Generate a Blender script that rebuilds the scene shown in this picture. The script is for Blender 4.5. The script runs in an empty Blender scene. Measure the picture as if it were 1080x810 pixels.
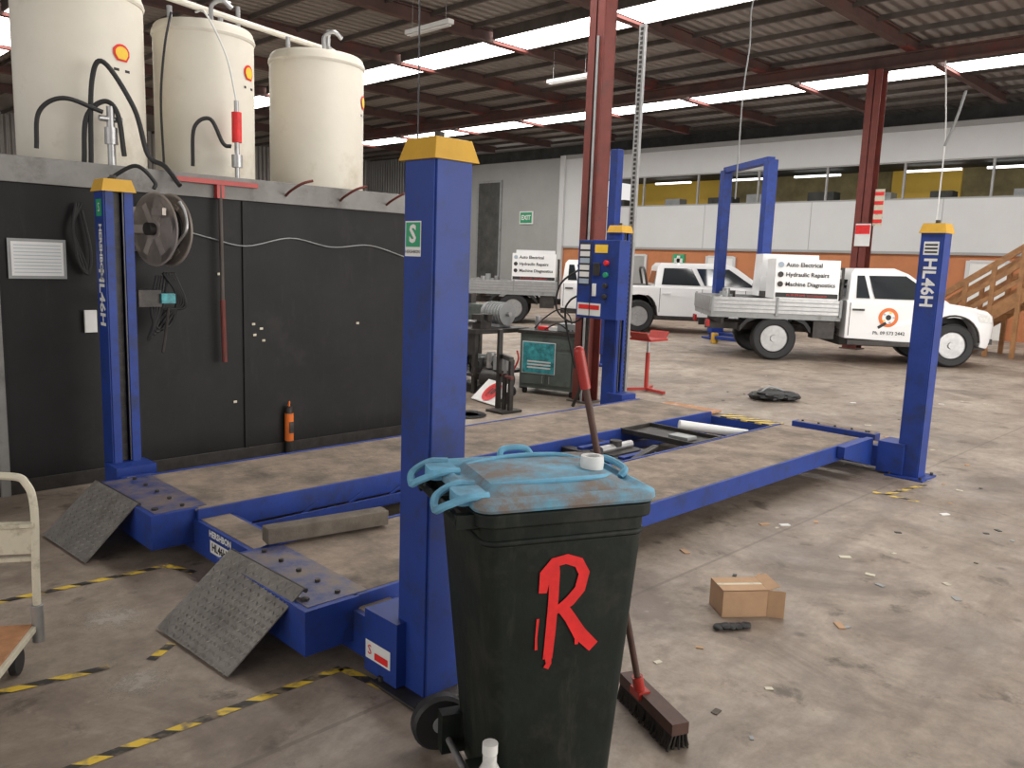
import bpy, bmesh, math, random
from mathutils import Vector, Matrix
random.seed(7)
V=Vector
# ------------------------------------------------------------------ materials
def nn(nt,t,**k):
    n=nt.nodes.new(t)
    for a,b in k.items(): setattr(n,a,b)
    return n
def M(name,col,rough=.5,metal=0,var=.12,scale=6,bump=0,dirt=0,dirtcol=(.16,.12,.09),dscale=3,emit=0,alpha=None,spec=.5,bscale=None,grime=0,gcol=(.13,.105,.085)):
    m=bpy.data.materials.new(name); m.use_nodes=True; nt=m.node_tree; L=nt.links
    b=nt.nodes['Principled BSDF']; b.inputs['Roughness'].default_value=rough; b.inputs['Metallic'].default_value=metal
    b.inputs['Specular IOR Level'].default_value=spec
    tc=nn(nt,'ShaderNodeTexCoord')
    no=nn(nt,'ShaderNodeTexNoise'); no.inputs['Scale'].default_value=scale; no.inputs['Detail'].default_value=6; no.inputs['Roughness'].default_value=.65
    L.new(tc.outputs['Object'],no.inputs['Vector'])
    rp=nn(nt,'ShaderNodeValToRGB'); rp.color_ramp.elements[0].position=.3; rp.color_ramp.elements[1].position=.7
    rp.color_ramp.elements[0].color=tuple(c*(1-var) for c in col)+(1,); rp.color_ramp.elements[1].color=tuple(min(1,c*(1+var)) for c in col)+(1,)
    L.new(no.outputs['Fac'],rp.inputs['Fac']); out=rp.outputs['Color']
    if dirt>0:
        n2=nn(nt,'ShaderNodeTexNoise'); n2.inputs['Scale'].default_value=dscale; n2.inputs['Detail'].default_value=9; n2.inputs['Roughness'].default_value=.7
        L.new(tc.outputs['Object'],n2.inputs['Vector'])
        r2=nn(nt,'ShaderNodeValToRGB'); r2.color_ramp.elements[0].position=.62-.25*dirt; r2.color_ramp.elements[1].position=.80-.2*dirt
        L.new(n2.outputs['Fac'],r2.inputs['Fac'])
        mx=nn(nt,'ShaderNodeMix',data_type='RGBA'); L.new(r2.outputs['Color'],mx.inputs[0]); L.new(out,mx.inputs[6]); mx.inputs[7].default_value=(*dirtcol,1)
        out=mx.outputs[2]
    if grime>0:
        # vertical streaky scuffs: noise squeezed across, stretched down
        mp=nn(nt,'ShaderNodeMapping'); mp.inputs['Scale'].default_value=(14,14,2.2); L.new(tc.outputs['Object'],mp.inputs['Vector'])
        n4=nn(nt,'ShaderNodeTexNoise'); n4.inputs['Scale'].default_value=1; n4.inputs['Detail'].default_value=9; n4.inputs['Roughness'].default_value=.75; L.new(mp.outputs[0],n4.inputs['Vector'])
        r4=nn(nt,'ShaderNodeValToRGB'); r4.color_ramp.elements[0].position=.56; r4.color_ramp.elements[1].position=.74; r4.color_ramp.elements[1].color=(grime,grime,grime,1); L.new(n4.outputs['Fac'],r4.inputs['Fac'])
        m4=nn(nt,'ShaderNodeMix',data_type='RGBA'); L.new(r4.outputs['Color'],m4.inputs[0]); L.new(out,m4.inputs[6]); m4.inputs[7].default_value=(*gcol,1); out=m4.outputs[2]
    L.new(out,b.inputs['Base Color'])
    if bump>0:
        bp=nn(nt,'ShaderNodeBump'); bp.inputs['Strength'].default_value=bump; bp.inputs['Distance'].default_value=.02
        n3=nn(nt,'ShaderNodeTexNoise'); n3.inputs['Scale'].default_value=bscale or scale*6; n3.inputs['Detail'].default_value=5; L.new(tc.outputs['Object'],n3.inputs['Vector'])
        L.new(n3.outputs['Fac'],bp.inputs['Height']); L.new(bp.outputs['Normal'],b.inputs['Normal'])
    if emit>0:
        b.inputs['Emission Color'].default_value=(*col,1); b.inputs['Emission Strength'].default_value=emit
    return m
blue=M('blue_paint',(.014,.042,.235),.5,0,.18,4,0,.5,(.020,.032,.10),5,spec=.35,grime=.45,gcol=(.05,.055,.09))
yellow=M('yellow_plastic',(.60,.34,.03),.5,0,.1,8,0,.3,(.33,.2,.05))
deckm=M('dusty_runway_steel',(.24,.188,.145),.8,.1,.35,5,.25,.62,(.10,.08,.063),3)
blackp=M('black_panel_paint',(.013,.0125,.013),.6,0,.3,2,.05,.25,(.026,.024,.023),1.5,bscale=3,spec=.3,grime=.25,gcol=(.05,.045,.04))
fascia=M('grey_fascia',(.20,.195,.185),.6,.2,.2,4,0,.35,(.10,.09,.08))
white_t=M('tank_fibreglass',(.70,.66,.57),.5,0,.05,2,.03,.3,(.5,.44,.33),1.2)
whitec=M('car_white_paint',(.80,.80,.80),.25,0,.02,2)
whitep=M('white_plastic',(.72,.72,.70),.4,0,.04,4)
steel=M('galvanised_steel',(.40,.40,.40),.4,.8,.15,10)
alu=M('checker_aluminium',(.27,.255,.235),.5,.5,.25,10,.1,.3,(.14,.12,.10),6)
dsteel=M('dark_steel',(.05,.046,.043),.5,.5,.3,8,.1,.2)
black=M('black_rubber',(.015,.015,.016),.6,0,.2,8)
glass=M('dark_glass',(.02,.025,.03),.06,0,.05,2,spec=.8)
red=M('red_paint',(.38,.028,.02),.42,0,.2,6,0,.2,(.2,.03,.02))
oxide=M('red_oxide_steel',(.15,.032,.024),.6,.1,.22,4,.05,.25,(.08,.035,.03))
rafm=M('rafter_steel',(.085,.045,.038),.7,.1,.3,1.5,0,.4,(.16,.035,.025),1.1)
oxided=M('dark_purlin_steel',(.09,.075,.066),.7,.1,.3,3)
bing=M('bin_green_plastic',(.0065,.011,.008),.6,0,.4,5,.08,.4,(.026,.025,.020),7,spec=.3,grime=.5,gcol=(.055,.05,.04))
binl=M('bin_lid_blue',(.13,.35,.50),.65,0,.2,8,.1,.95,(.19,.155,.13),7,spec=.3)
binlc=M('bin_lid_blue_clean',(.15,.39,.56),.6,0,.15,8,0,.4,(.1,.18,.24),spec=.3)
redr=M('red_spray_paint',(.70,.02,.02),.5,0,.2,12)
card=M('cardboard',(.46,.29,.17),.85,0,.08,12)
wood=M('stair_timber',(.34,.17,.07),.6,0,.3,6)
oldwood=M('weathered_timber',(.12,.10,.08),.85,0,.3,10,.2)
plywood=M('worn_plywood',(.42,.20,.09),.7,0,.3,8,.1,.4,(.5,.45,.4),8)
cream=M('cream_paint',(.60,.56,.44),.5,.1,.1,8,0,.4,(.2,.15,.1),8)
orange=M('orange_plastic',(.72,.16,.02),.5)
green=M('green_label',(.02,.30,.14),.5)
greyp=M('grey_paint',(.28,.29,.29),.5,.1,.1,4,0,.25,(.15,.14,.13))
cabg=M('cabinet_green_grey',(.13,.155,.14),.5,.2,.15,5,0,.3,(.06,.06,.05))
teal=M('teal_poster',(.05,.30,.33),.5,0,.6,14)
wallw=M('white_wall_panel',(.56,.565,.565),.6,0,.03,1)
wallg=M('grey_wall_panel',(.31,.31,.30),.6,0,.06,1)
terra=M('terracotta_wall',(.45,.17,.07),.7,0,.12,1.5)
yellw=M('mustard_wall_glow',(.42,.27,.04),.7,0,.1,1,emit=.22)  # wall gives off light itself, room lighting put into the material
olive=M('olive_interior_glow',(.16,.13,.06),.8,0,.5,1.2,emit=.15)  # faint emission stands in for light falling on this interior
darkw=M('dark_interior',(.06,.06,.055),.8,0,.4,2)
beige=M('reel_enamel',(.42,.37,.33),.4,.2,.15,8)
amber=M('yellow_label',(.85,.55,.05),.5)
printk=M('print_black',(.02,.02,.02),.6)
skyl=M('skylight_panel',(1,.98,.95),.5,0,0,1,emit=9)
tubem=M('lamp_tube',(1,1,1),.5,0,0,1,emit=3)
plastic=M('clear_plastic',(.6,.6,.58),.1,0,.2,20)
bristle=M('broom_bristle',(.03,.025,.02),.9,0,.5,60,.5)
brownwood=M('broom_wood',(.075,.035,.025),.6,0,.3,12)
lampred=M('lamp_red',(.5,.02,.02),.2)
nline=M('notice_print',(.35,.42,.5))
pad=M('worn_blue_pad',(.02,.045,.19),.5,0,.3,5,.1,1.0,(.16,.125,.10),5)

def stripes():
    m=bpy.data.materials.new('hazard_tape'); m.use_nodes=True; nt=m.node_tree; L=nt.links; b=nt.nodes['Principled BSDF']; b.inputs['Roughness'].default_value=.6
    g=nn(nt,'ShaderNodeNewGeometry'); s=nn(nt,'ShaderNodeSeparateXYZ'); L.new(g.outputs['Position'],s.inputs[0])
    a=nn(nt,'ShaderNodeMath',operation='ADD'); L.new(s.outputs[0],a.inputs[0]); L.new(s.outputs[1],a.inputs[1])
    f=nn(nt,'ShaderNodeMath',operation='MULTIPLY'); f.inputs[1].default_value=6.5; L.new(a.outputs[0],f.inputs[0])
    fr=nn(nt,'ShaderNodeMath',operation='FRACT'); L.new(f.outputs[0],fr.inputs[0])
    gt=nn(nt,'ShaderNodeMath',operation='GREATER_THAN'); gt.inputs[1].default_value=.5; L.new(fr.outputs[0],gt.inputs[0])
    mx=nn(nt,'ShaderNodeMix',data_type='RGBA'); L.new(gt.outputs[0],mx.inputs[0]); mx.inputs[6].default_value=(.03,.028,.025,1); mx.inputs[7].default_value=(.72,.50,.05,1)
    no=nn(nt,'ShaderNodeTexNoise'); no.inputs['Scale'].default_value=18; L.new(g.outputs['Position'],no.inputs['Vector'])
    r=nn(nt,'ShaderNodeValToRGB'); r.color_ramp.elements[0].position=.48; r.color_ramp.elements[1].position=.68; L.new(no.outputs['Fac'],r.inputs['Fac'])
    m2=nn(nt,'ShaderNodeMix',data_type='RGBA'); L.new(r.outputs['Color'],m2.inputs[0]); L.new(mx.outputs[2],m2.inputs[6]); m2.inputs[7].default_value=(.22,.17,.12,1)
    L.new(m2.outputs[2],b.inputs['Base Color']); return m
tape=stripes()

def floor_mat():
    m=bpy.data.materials.new('concrete_floor'); m.use_nodes=True; nt=m.node_tree; L=nt.links; b=nt.nodes['Principled BSDF']
    g=nn(nt,'ShaderNodeNewGeometry')
    def noise(sc,det=8,ro=.65,dist=0,src=None):
        n=nn(nt,'ShaderNodeTexNoise'); n.inputs['Scale'].default_value=sc; n.inputs['Detail'].default_value=det; n.inputs['Roughness'].default_value=ro; n.inputs['Distortion'].default_value=dist
        L.new(src or g.outputs['Position'],n.inputs['Vector']); return n.outputs['Fac']
    def ramp(src,stops):
        r=nn(nt,'ShaderNodeValToRGB'); e=r.color_ramp.elements
        e[0].position=stops[0][0]; e[0].color=stops[0][1]; e[1].position=stops[1][0]; e[1].color=stops[1][1]
        for p,c in stops[2:]: x=e.new(p); x.color=c
        L.new(src,r.inputs['Fac']); return r.outputs['Color']
    def mix(f,a,bb,mode='MIX'):
        x=nn(nt,'ShaderNodeMix',data_type='RGBA',blend_type=mode)
        if isinstance(f,float): x.inputs[0].default_value=f
        else: L.new(f,x.inputs[0])
        L.new(a,x.inputs[6]) if not isinstance(a,tuple) else setattr(x.inputs[6],'default_value',a)
        L.new(bb,x.inputs[7]) if not isinstance(bb,tuple) else setattr(x.inputs[7],'default_value',bb)
        return x.outputs[2]
    base=ramp(noise(.5),[(.3,(.235,.185,.142,1)),(.7,(.42,.35,.285,1))])
    fine=ramp(noise(9,10,.78),[(.3,(.60,.60,.60,1)),(.7,(1.2,1.2,1.2,1))])
    c=mix(.95,base,fine,'MULTIPLY')
    st=ramp(noise(1.1,9,.66,.6),[(.47,(0,0,0,1)),(.64,(.8,.8,.8,1))])
    c=mix(st,c,(.145,.11,.086,1))
    st2=ramp(noise(3.6,8,.66,.3),[(.585,(0,0,0,1)),(.68,(.8,.8,.8,1))])
    c=mix(st2,c,(.09,.07,.055,1))
    mp=nn(nt,'ShaderNodeMapping'); mp.inputs['Rotation'].default_value=(0,0,.5); mp.inputs['Scale'].default_value=(.35,2.2,1); L.new(g.outputs['Position'],mp.inputs['Vector'])
    st3=ramp(noise(1.1,8,.65,.5,mp.outputs[0]),[(.52,(0,0,0,1)),(.68,(.6,.6,.6,1))])
    c=mix(st3,c,(.155,.12,.097,1))
    wp=ramp(noise(2.2,9,.75,.4),[(.65,(0,0,0,1)),(.71,(.45,.45,.45,1))])
    c=mix(wp,c,(.50,.44,.38,1))
    vo=nn(nt,'ShaderNodeTexVoronoi'); vo.inputs['Scale'].default_value=2.6; vo.inputs['Randomness'].default_value=1; L.new(g.outputs['Position'],vo.inputs['Vector'])
    dr=ramp(vo.outputs['Distance'],[(.03,(.7,.7,.7,1)),(.10,(0,0,0,1))]); c=mix(dr,c,(.085,.065,.05,1))
    br=nn(nt,'ShaderNodeTexBrick'); br.offset=0; br.inputs['Scale'].default_value=.22; br.inputs['Mortar Size'].default_value=.0025; br.inputs['Row Height'].default_value=1; br.inputs['Brick Width'].default_value=1
    L.new(g.outputs['Position'],br.inputs['Vector'])
    j=nn(nt,'ShaderNodeMath',operation='MULTIPLY'); j.inputs[1].default_value=.4; L.new(br.outputs['Fac'],j.inputs[0])
    c=mix(j.outputs[0],c,(.09,.07,.055,1))
    L.new(c,b.inputs['Base Color'])
    rr=ramp(noise(1.8),[(.35,(.42,.42,.42,1)),(.65,(.70,.70,.70,1))]); L.new(rr,b.inputs['Roughness'])
    bp=nn(nt,'ShaderNodeBump'); bp.inputs['Strength'].default_value=.25; bp.inputs['Distance'].default_value=.01; L.new(noise(25),bp.inputs['Height']); L.new(bp.outputs['Normal'],b.inputs['Normal'])
    return m
floorm=floor_mat()
def splash():
    m=bpy.data.materials.new('spilt_white_paint'); m.use_nodes=True; nt=m.node_tree; L=nt.links; b=nt.nodes['Principled BSDF']; b.inputs['Roughness'].default_value=.9; b.inputs['Specular IOR Level'].default_value=.1; b.inputs['Base Color'].default_value=(.50,.45,.39,1)
    tc=nn(nt,'ShaderNodeTexCoord'); n=nn(nt,'ShaderNodeTexNoise'); n.inputs['Scale'].default_value=7; n.inputs['Detail'].default_value=9; n.inputs['Roughness'].default_value=.8; L.new(tc.outputs['Object'],n.inputs['Vector'])
    gr=nn(nt,'ShaderNodeTexGradient',gradient_type='SPHERICAL'); L.new(tc.outputs['Object'],gr.inputs['Vector'])
    mu=nn(nt,'ShaderNodeMath',operation='MULTIPLY'); L.new(n.outputs['Fac'],mu.inputs[0]); L.new(gr.outputs['Fac'],mu.inputs[1])
    r=nn(nt,'ShaderNodeValToRGB'); r.color_ramp.elements[0].position=.34; r.color_ramp.elements[1].position=.46; r.color_ramp.elements[1].color=(.7,.7,.7,1); L.new(mu.outputs[0],r.inputs['Fac'])
    tr=nn(nt,'ShaderNodeBsdfTransparent'); mx=nn(nt,'ShaderNodeMixShader'); L.new(r.outputs['Color'],mx.inputs[0]); L.new(tr.outputs[0],mx.inputs[1]); L.new(b.outputs[0],mx.inputs[2]); L.new(mx.outputs[0],nt.nodes['Material Output'].inputs['Surface']); return m
splashm=splash()
def corr(name,col,axis,k,rough=.55,strength=.5,metal=.3):
    m=bpy.data.materials.new(name); m.use_nodes=True; nt=m.node_tree; L=nt.links; b=nt.nodes['Principled BSDF']; b.inputs['Roughness'].default_value=rough; b.inputs['Metallic'].default_value=metal
    g=nn(nt,'ShaderNodeNewGeometry'); s=nn(nt,'ShaderNodeSeparateXYZ'); L.new(g.outputs['Position'],s.inputs[0])
    a=nn(nt,'ShaderNodeMath',operation='MULTIPLY'); a.inputs[1].default_value=k; L.new(s.outputs[axis],a.inputs[0])
    si=nn(nt,'ShaderNodeMath',operation='SINE'); L.new(a.outputs[0],si.inputs[0])
    bp=nn(nt,'ShaderNodeBump'); bp.inputs['Strength'].default_value=strength; bp.inputs['Distance'].default_value=.05; L.new(si.outputs[0],bp.inputs['Height']); L.new(bp.outputs['Normal'],b.inputs['Normal'])
    no=nn(nt,'ShaderNodeTexNoise'); no.inputs['Scale'].default_value=.8; no.inputs['Detail'].default_value=6; L.new(g.outputs['Position'],no.inputs['Vector'])
    r=nn(nt,'ShaderNodeValToRGB'); r.color_ramp.elements[0].color=tuple(c*.6 for c in col)+(1,); r.color_ramp.elements[1].color=tuple(c*1.4 for c in col)+(1,)
    L.new(no.outputs['Fac'],r.inputs['Fac']); L.new(r.outputs['Color'],b.inputs['Base Color']); return m
roofm=corr('roof_sheet',(.235,.21,.19),1,25,.5,.5,.1)
corrw=corr('corrugated_wall',(.30,.30,.29),1,30,.5,.8)
corrx=corr('corrugated_wall_x',(.32,.30,.28),0,30,.5,.8)

# ------------------------------------------------------------------ mesh builder
def grp(name,loc=(0,0,0),rz=0,s=1):
    e=bpy.data.objects.new(name,None); bpy.context.collection.objects.link(e); e.location=loc; e.rotation_euler=(0,0,rz); e.scale=(s,s,s); e.empty_display_size=.2; return e
class MB:
    def __init__(s,name): s.n=name; s.bm=bmesh.new(); s.m=[]
    def mi(s,m):
        if m not in s.m: s.m.append(m)
        return s.m.index(m)
    def add(s,vs,fs,m):
        i=s.mi(m); bv=[s.bm.verts.new(v) for v in vs]
        for f in fs:
            try: fc=s.bm.faces.new([bv[k] for k in f]); fc.material_index=i; fc.smooth=True
            except ValueError: pass
    def box(s,c,d,m,rz=0,R=None):
        R=R or Matrix.Rotation(rz,3,'Z'); c=V(c); x,y,z=d[0]/2,d[1]/2,d[2]/2
        P=[c+R@V(p) for p in ((-x,-y,-z),(x,-y,-z),(x,y,-z),(-x,y,-z),(-x,-y,z),(x,-y,z),(x,y,z),(-x,y,z))]
        s.hexa(P,m)
    def bb(s,x0,x1,y0,y1,z0,z1,m): s.box(((x0+x1)/2,(y0+y1)/2,(z0+z1)/2),(x1-x0,y1-y0,z1-z0),m)
    def hexa(s,P,m): s.add(P,[(3,2,1,0),(4,5,6,7),(0,1,5,4),(1,2,6,5),(2,3,7,6),(3,0,4,7)],m)
    def beam(s,p0,p1,w,h,m,up=(0,0,1)):
        p0,p1=V(p0),V(p1); d=(p1-p0); z=d.normalized(); u=V(up)
        if abs(z.dot(u))>.98: u=V((1,0,0))
        x=z.cross(u).normalized(); y=x.cross(z)
        P=[]
        for q in (p0,p1):
            for a,b in ((-1,-1),(1,-1),(1,1),(-1,1)): P.append(q+x*a*w/2+y*b*h/2)
        s.hexa(P,m)
    def loft(s,rings,m,cap=True,closed=True):
        n=len(rings[0]); vs=[p for r in rings for p in r]; fs=[]
        for i in range(len(rings)-1):
            for k in range(n if closed else n-1):
                a=i*n+k; b=i*n+(k+1)%n; fs.append((a,b,b+n,a+n))
        if cap and closed: fs.append(tuple(reversed(range(n)))); fs.append(tuple(range((len(rings)-1)*n,len(rings)*n)))
        s.add(vs,fs,m)
    def frame(s,d):
        z=V(d).normalized(); u=V((0,0,1)) if abs(z.z)<.95 else V((1,0,0)); x=z.cross(u).normalized(); return x,x.cross(z),z
    def cyl(s,p0,p1,r,m,r1=None,n=20):
        p0,p1=V(p0),V(p1); x,y,z=s.frame(p1-p0); r1=r if r1 is None else r1
        s.loft([[q+(x*math.cos(t)+y*math.sin(t))*rr for t in [2*math.pi*k/n for k in range(n)]] for q,rr in ((p0,r),(p1,r1))],m)
    def tube(s,pts,r,m,n=8):
        pts=[V(p) for p in pts]; rings=[]; x0=None
        for i,p in enumerate(pts):
            d=(pts[min(i+1,len(pts)-1)]-pts[max(i-1,0)]).normalized()
            if x0 is None: x,y,z=s.frame(d)
            else: x=(x0-d*x0.dot(d)).normalized(); y=x.cross(d)
            x0=x; rings.append([p+(x*math.cos(t)+y*math.sin(t))*r for t in [2*math.pi*k/n for k in range(n)]])
        s.loft(rings,m)
    def curve(s,ctrl,r,m,n=8,seg=8):
        c=[V(p) for p in ctrl]; c=[c[0]*2-c[1]]+c+[c[-1]*2-c[-2]]; out=[]
        for i in range(1,len(c)-2):
            for k in range(seg):
                t=k/seg; a,b,d,e=c[i-1:i+3]
                out.append(.5*((2*b)+(d-a)*t+(2*a-5*b+4*d-e)*t*t+(3*b-a-3*d+e)*t**3))
        out.append(c[-2]); s.tube(out,r,m,n)
    def lathe(s,prof,o,ax,m,n=32):
        o=V(o); x,y,z=s.frame(ax)
        s.loft([[o+z*h+(x*math.cos(t)+y*math.sin(t))*max(r,1e-4) for t in [2*math.pi*k/n for k in range(n)]] for r,h in prof],m)
    def prism(s,poly,a,b,m,ax='y'):
        f={'y':lambda p,t:(p[0],t,p[1]),'x':lambda p,t:(t,p[0],p[1]),'z':lambda p,t:(p[0],p[1],t)}[ax]
        s.loft([[V(f(p,a)) for p in poly],[V(f(p,b)) for p in poly]],m)
    def quad(s,P,m): s.add([V(p) for p in P],[tuple(range(len(P)))],m)
    def ball(s,c,r,m,sc=(1,1,1),n=12,jit=0):
        vs=[];fs=[];c=V(c)
        for i in range(n+1):
            for k in range(n*2):
                a=math.pi*i/n;t=math.pi*k/n; j=1+random.uniform(-jit,jit)
                vs.append(c+V((math.sin(a)*math.cos(t)*sc[0],math.sin(a)*math.sin(t)*sc[1],math.cos(a)*sc[2]))*r*j)
        w=n*2
        for i in range(n):
            for k in range(w): fs.append((i*w+k,(i+1)*w+k,(i+1)*w+(k+1)%w,i*w+(k+1)%w))
        s.add(vs,fs,m)
    def text(s,t,o,xd,yd,size,m,align='CENTER',bold=0):
        cu=bpy.data.curves.new('t','FONT'); cu.body=t; cu.size=size; cu.align_x=align; cu.align_y='CENTER'; cu.offset=bold; cu.resolution_u=2
        ob=bpy.data.objects.new('t',cu); bpy.context.collection.objects.link(ob); bpy.context.view_layer.update()
        me=bpy.data.meshes.new_from_object(ob.evaluated_get(bpy.context.evaluated_depsgraph_get()))
        o,xd,yd=V(o),V(xd).normalized(),V(yd).normalized()
        s.add([o+xd*v.co.x+yd*v.co.y for v in me.vertices],[tuple(p.vertices) for p in me.polygons],m)
        bpy.data.objects.remove(ob); bpy.data.curves.remove(cu); bpy.data.meshes.remove(me)
    def done(s,parent=None,loc=(0,0,0),rz=0,bevel=0,sub=0,fix=True):
        if fix: bmesh.ops.recalc_face_normals(s.bm,faces=s.bm.faces)
        me=bpy.data.meshes.new(s.n); s.bm.to_mesh(me); s.bm.free()
        for m in s.m: me.materials.append(m)
        me.set_sharp_from_angle(angle=math.radians(35))
        o=bpy.data.objects.new(s.n,me); bpy.context.collection.objects.link(o); o.location=loc; o.rotation_euler=(0,0,rz)
        if parent: o.parent=parent
        if bevel:
            b=o.modifiers.new('bevel','BEVEL'); b.width=bevel; b.segments=2; b.limit_method='ANGLE'; b.angle_limit=math.radians(50)
        return o
def rr(cx,cy,hx,hy,r,z,n=5):
    out=[]
    for sx,sy,a0 in ((1,1,0),(-1,1,90),(-1,-1,180),(1,-1,270)):
        for k in range(n+1):
            a=math.radians(a0+90*k/n); out.append(V((cx+sx*(hx-r)+r*math.cos(a),cy+sy*(hy-r)+r*math.sin(a),z)))
    return out

# ------------------------------------------------------------------ room shell
b=MB('floor'); b.bb(-9,26,-10,36,-.1,0,floorm); b.done()
b=MB('ceiling'); b.bb(-9,26,-10,36,6.78,6.86,roofm); b.done()
raf=[-2.1,1.2,4.7,8.2,11.55,14.9,18.3,21.7,25.1,28.5]
xr=[3.6,11.5,19.3]
for i,x in enumerate(xr):
    b=MB('ceiling_skylight'); hw_=.52
    for k in range(len(raf)-1):
        b.bb(x-hw_,x+hw_,raf[k]+.10,raf[k+1]-.10,6.57,6.61,skyl)
        b.bb(x-hw_-.05,x-hw_,raf[k]+.1,raf[k+1]-.1,6.565,6.78,oxided); b.bb(x+hw_,x+hw_+.05,raf[k]+.1,raf[k+1]-.1,6.565,6.78,oxided)
        ym=(raf[k]+raf[k+1])/2
        for q in (-.55,.55): b.bb(x-hw_,x+hw_,ym+q-.012,ym+q+.012,6.56,6.57,greyp)
    b.done()
b=MB('ceiling_rafters')
for y in raf:
    b.bb(-9,24,y-.08,y+.08,6.50,6.53,rafm); b.bb(-9,24,y-.012,y+.012,6.53,6.75,rafm); b.bb(-9,24,y-.08,y+.08,6.74,6.77,rafm)
for x in xr+[17]:
    for y in raf: b.box((x,y,6.52),(1.1,.18,.05),oxide)  # redder plates at crossings: skylight-lit rafter steel put into colour
b.done()
b=MB('ceiling_purlins')
x=-8
while x<25:
    if min(abs(x-q) for q in xr)>.7:
        b.bb(x-.03,x+.03,-10,35,6.68,6.78,oxided)
    x+=1.15
b.done()
b=MB('ceiling_main_beam')
for x in (17,):
    z=6.34
    b.bb(x-.11,x+.11,-10,30,z-.12,z-.09,rafm); b.bb(x-.015,x+.015,-10,30,z-.09,z+.13,rafm); b.bb(x-.11,x+.11,-10,30,z+.12,z+.15,rafm)
b.done()
for x,y,w,zt in ((5.93,4.16,.115,6.48),(17,5.38,.16,6.2)):
    b=MB('steel_column')
    b.bb(x-w,x-w+.016,y-w,y+w,0,zt,oxide); b.bb(x+w-.016,x+w,y-w,y+w,0,zt,oxide); b.bb(x-w,x+w,y-.01,y+.01,0,zt,oxide)
    b.bb(x-w-.05,x+w+.05,y-w-.05,y+w+.05,0,.02,oxided)
    if x<10: b.bb(x-w+.02,x+w-.02,y-w,y-w+.012,2.0,zt,oxide); b.cyl((x-w-.02,y-.05,.02),(x-w-.02,y-.05,4.4),.015,greyp,n=8)
    b.done()
X=24
b=MB('wall_back')
b.bb(X,X+.2,-10,20.9,2.4,3.97,wallw); b.bb(X,X+.2,-10,20.9,5.1,6.12,wallw); b.bb(X,X+.2,19.2,20.9,3.97,5.1,wallw)
b.bb(X+.02,X+.2,-10,20.9,0,2.4,terra)
b.bb(X-.06,X,-10,20.9,2.36,2.44,wallg); b.bb(X-.05,X,-10,20.9,5.98,6.14,wallg)
b.bb(X-.03,X+.2,20.9,29.5,0,6.05,wallg); b.bb(X,X+.2,29.5,36,0,6.7,corrw)
b.bb(X-.12,X,20.75,21.0,0,6.12,wallw)
for y in (-6,-2,2,6,10,14,18): b.bb(X-.004,X,y-.01,y+.01,2.44,3.97,wallg)
b.bb(X+1.5,X+1.6,-10,30,6.0,6.8,darkw)  # dark sheet standing for the shadow between wall top and roof
b.done()
b=MB('wall_left'); b.bb(-9,26,35,35.2,0,6.8,corrx); b.done()
b=MB('window_1')
b.bb(X+2.4,X+2.5,-10,19.2,3.9,5.2,olive)
for y0,y1 in ((14.5,18.9),(6.3,8.4),(1,3)): b.bb(X+2.3,X+2.4,y0,y1,3.97,5.1,yellw)
b.bb(X+.2,X+2.5,-10,19.2,3.85,3.96,darkw); b.bb(X+.2,X+2.5,-10,19.2,5.12,5.2,darkw); 
for y in (4.5,6.8,10.5,13,16.3): b.bb(X+1.2,X+1.3,y-.8,y+.8,4.92,4.98,tubem)
for y in range(0,19,2): b.box((X+1.3,y+random.random(),4.15),(.5,.6+random.random()*.5,.3+.2*random.random()),darkw if y%4 else greyp)
y=-9.6
while y<19.2:
    b.bb(X+.05,X+.12,y-.03,y+.03,3.97,5.1,wallg); y+=2.4
b.bb(X+.03,X+.14,-10,19.2,3.95,4.02,wallg); b.bb(X+.03,X+.14,-10,19.2,5.06,5.12,wallg)
b.done()
for i,(y,z,c,w) in enumerate(((17.0,2.1,wallg,1.0),(13.2,2.1,whitep,1.0),(10.6,2.1,greyp,1.6),(4.6,2.15,whitep,1.0))):
    b=MB('door_%d'%(i+1)); b.bb(X-.04,X-.002,y-w/2,y+w/2,0,z,c)
    for s in (-1,1): b.bb(X-.06,X-.002,y+s*(w/2+.05)-.05,y+s*(w/2+.05)+.05,0,z+.06,wallw)
    b.bb(X-.06,X-.002,y-w/2,y+w/2,z,z+.08,wallw); b.cyl((X-.1,y-w/2+.12,1),(X-.04,y-w/2+.12,1),.03,steel,n=10); b.done()
b=MB('door_5'); b.bb(X-.09,X-.04,24.6,26.0,0,5.2,darkw); b.bb(X-.1,X-.04,24.5,24.6,0,5.3,greyp); b.bb(X-.1,X-.04,26.0,26.1,0,5.3,greyp); b.bb(X-.1,X-.04,24.6,26.0,5.2,5.3,greyp); b.done()
b=MB('exit_sign'); b.bb(X-.1,X-.04,22.5,23.3,3.35,3.9,whitep); b.quad([(X-.105,23.25,3.4),(X-.105,22.55,3.4),(X-.105,22.55,3.85),(X-.105,23.25,3.85)],green); b.text('EXIT',(X-.11,22.9,3.62),(0,-1,0),(0,0,1),.28,whitep,bold=.01); b.done(fix=False)
b=MB('first_aid_sign'); b.bb(X-.06,X-.004,14.7,15.2,1.75,2.2,green); b.bb(X-.07,X-.06,14.88,15.02,1.8,2.15,whitep); b.bb(X-.07,X-.06,14.77,15.13,1.9,2.05,whitep); b.done()

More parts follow.
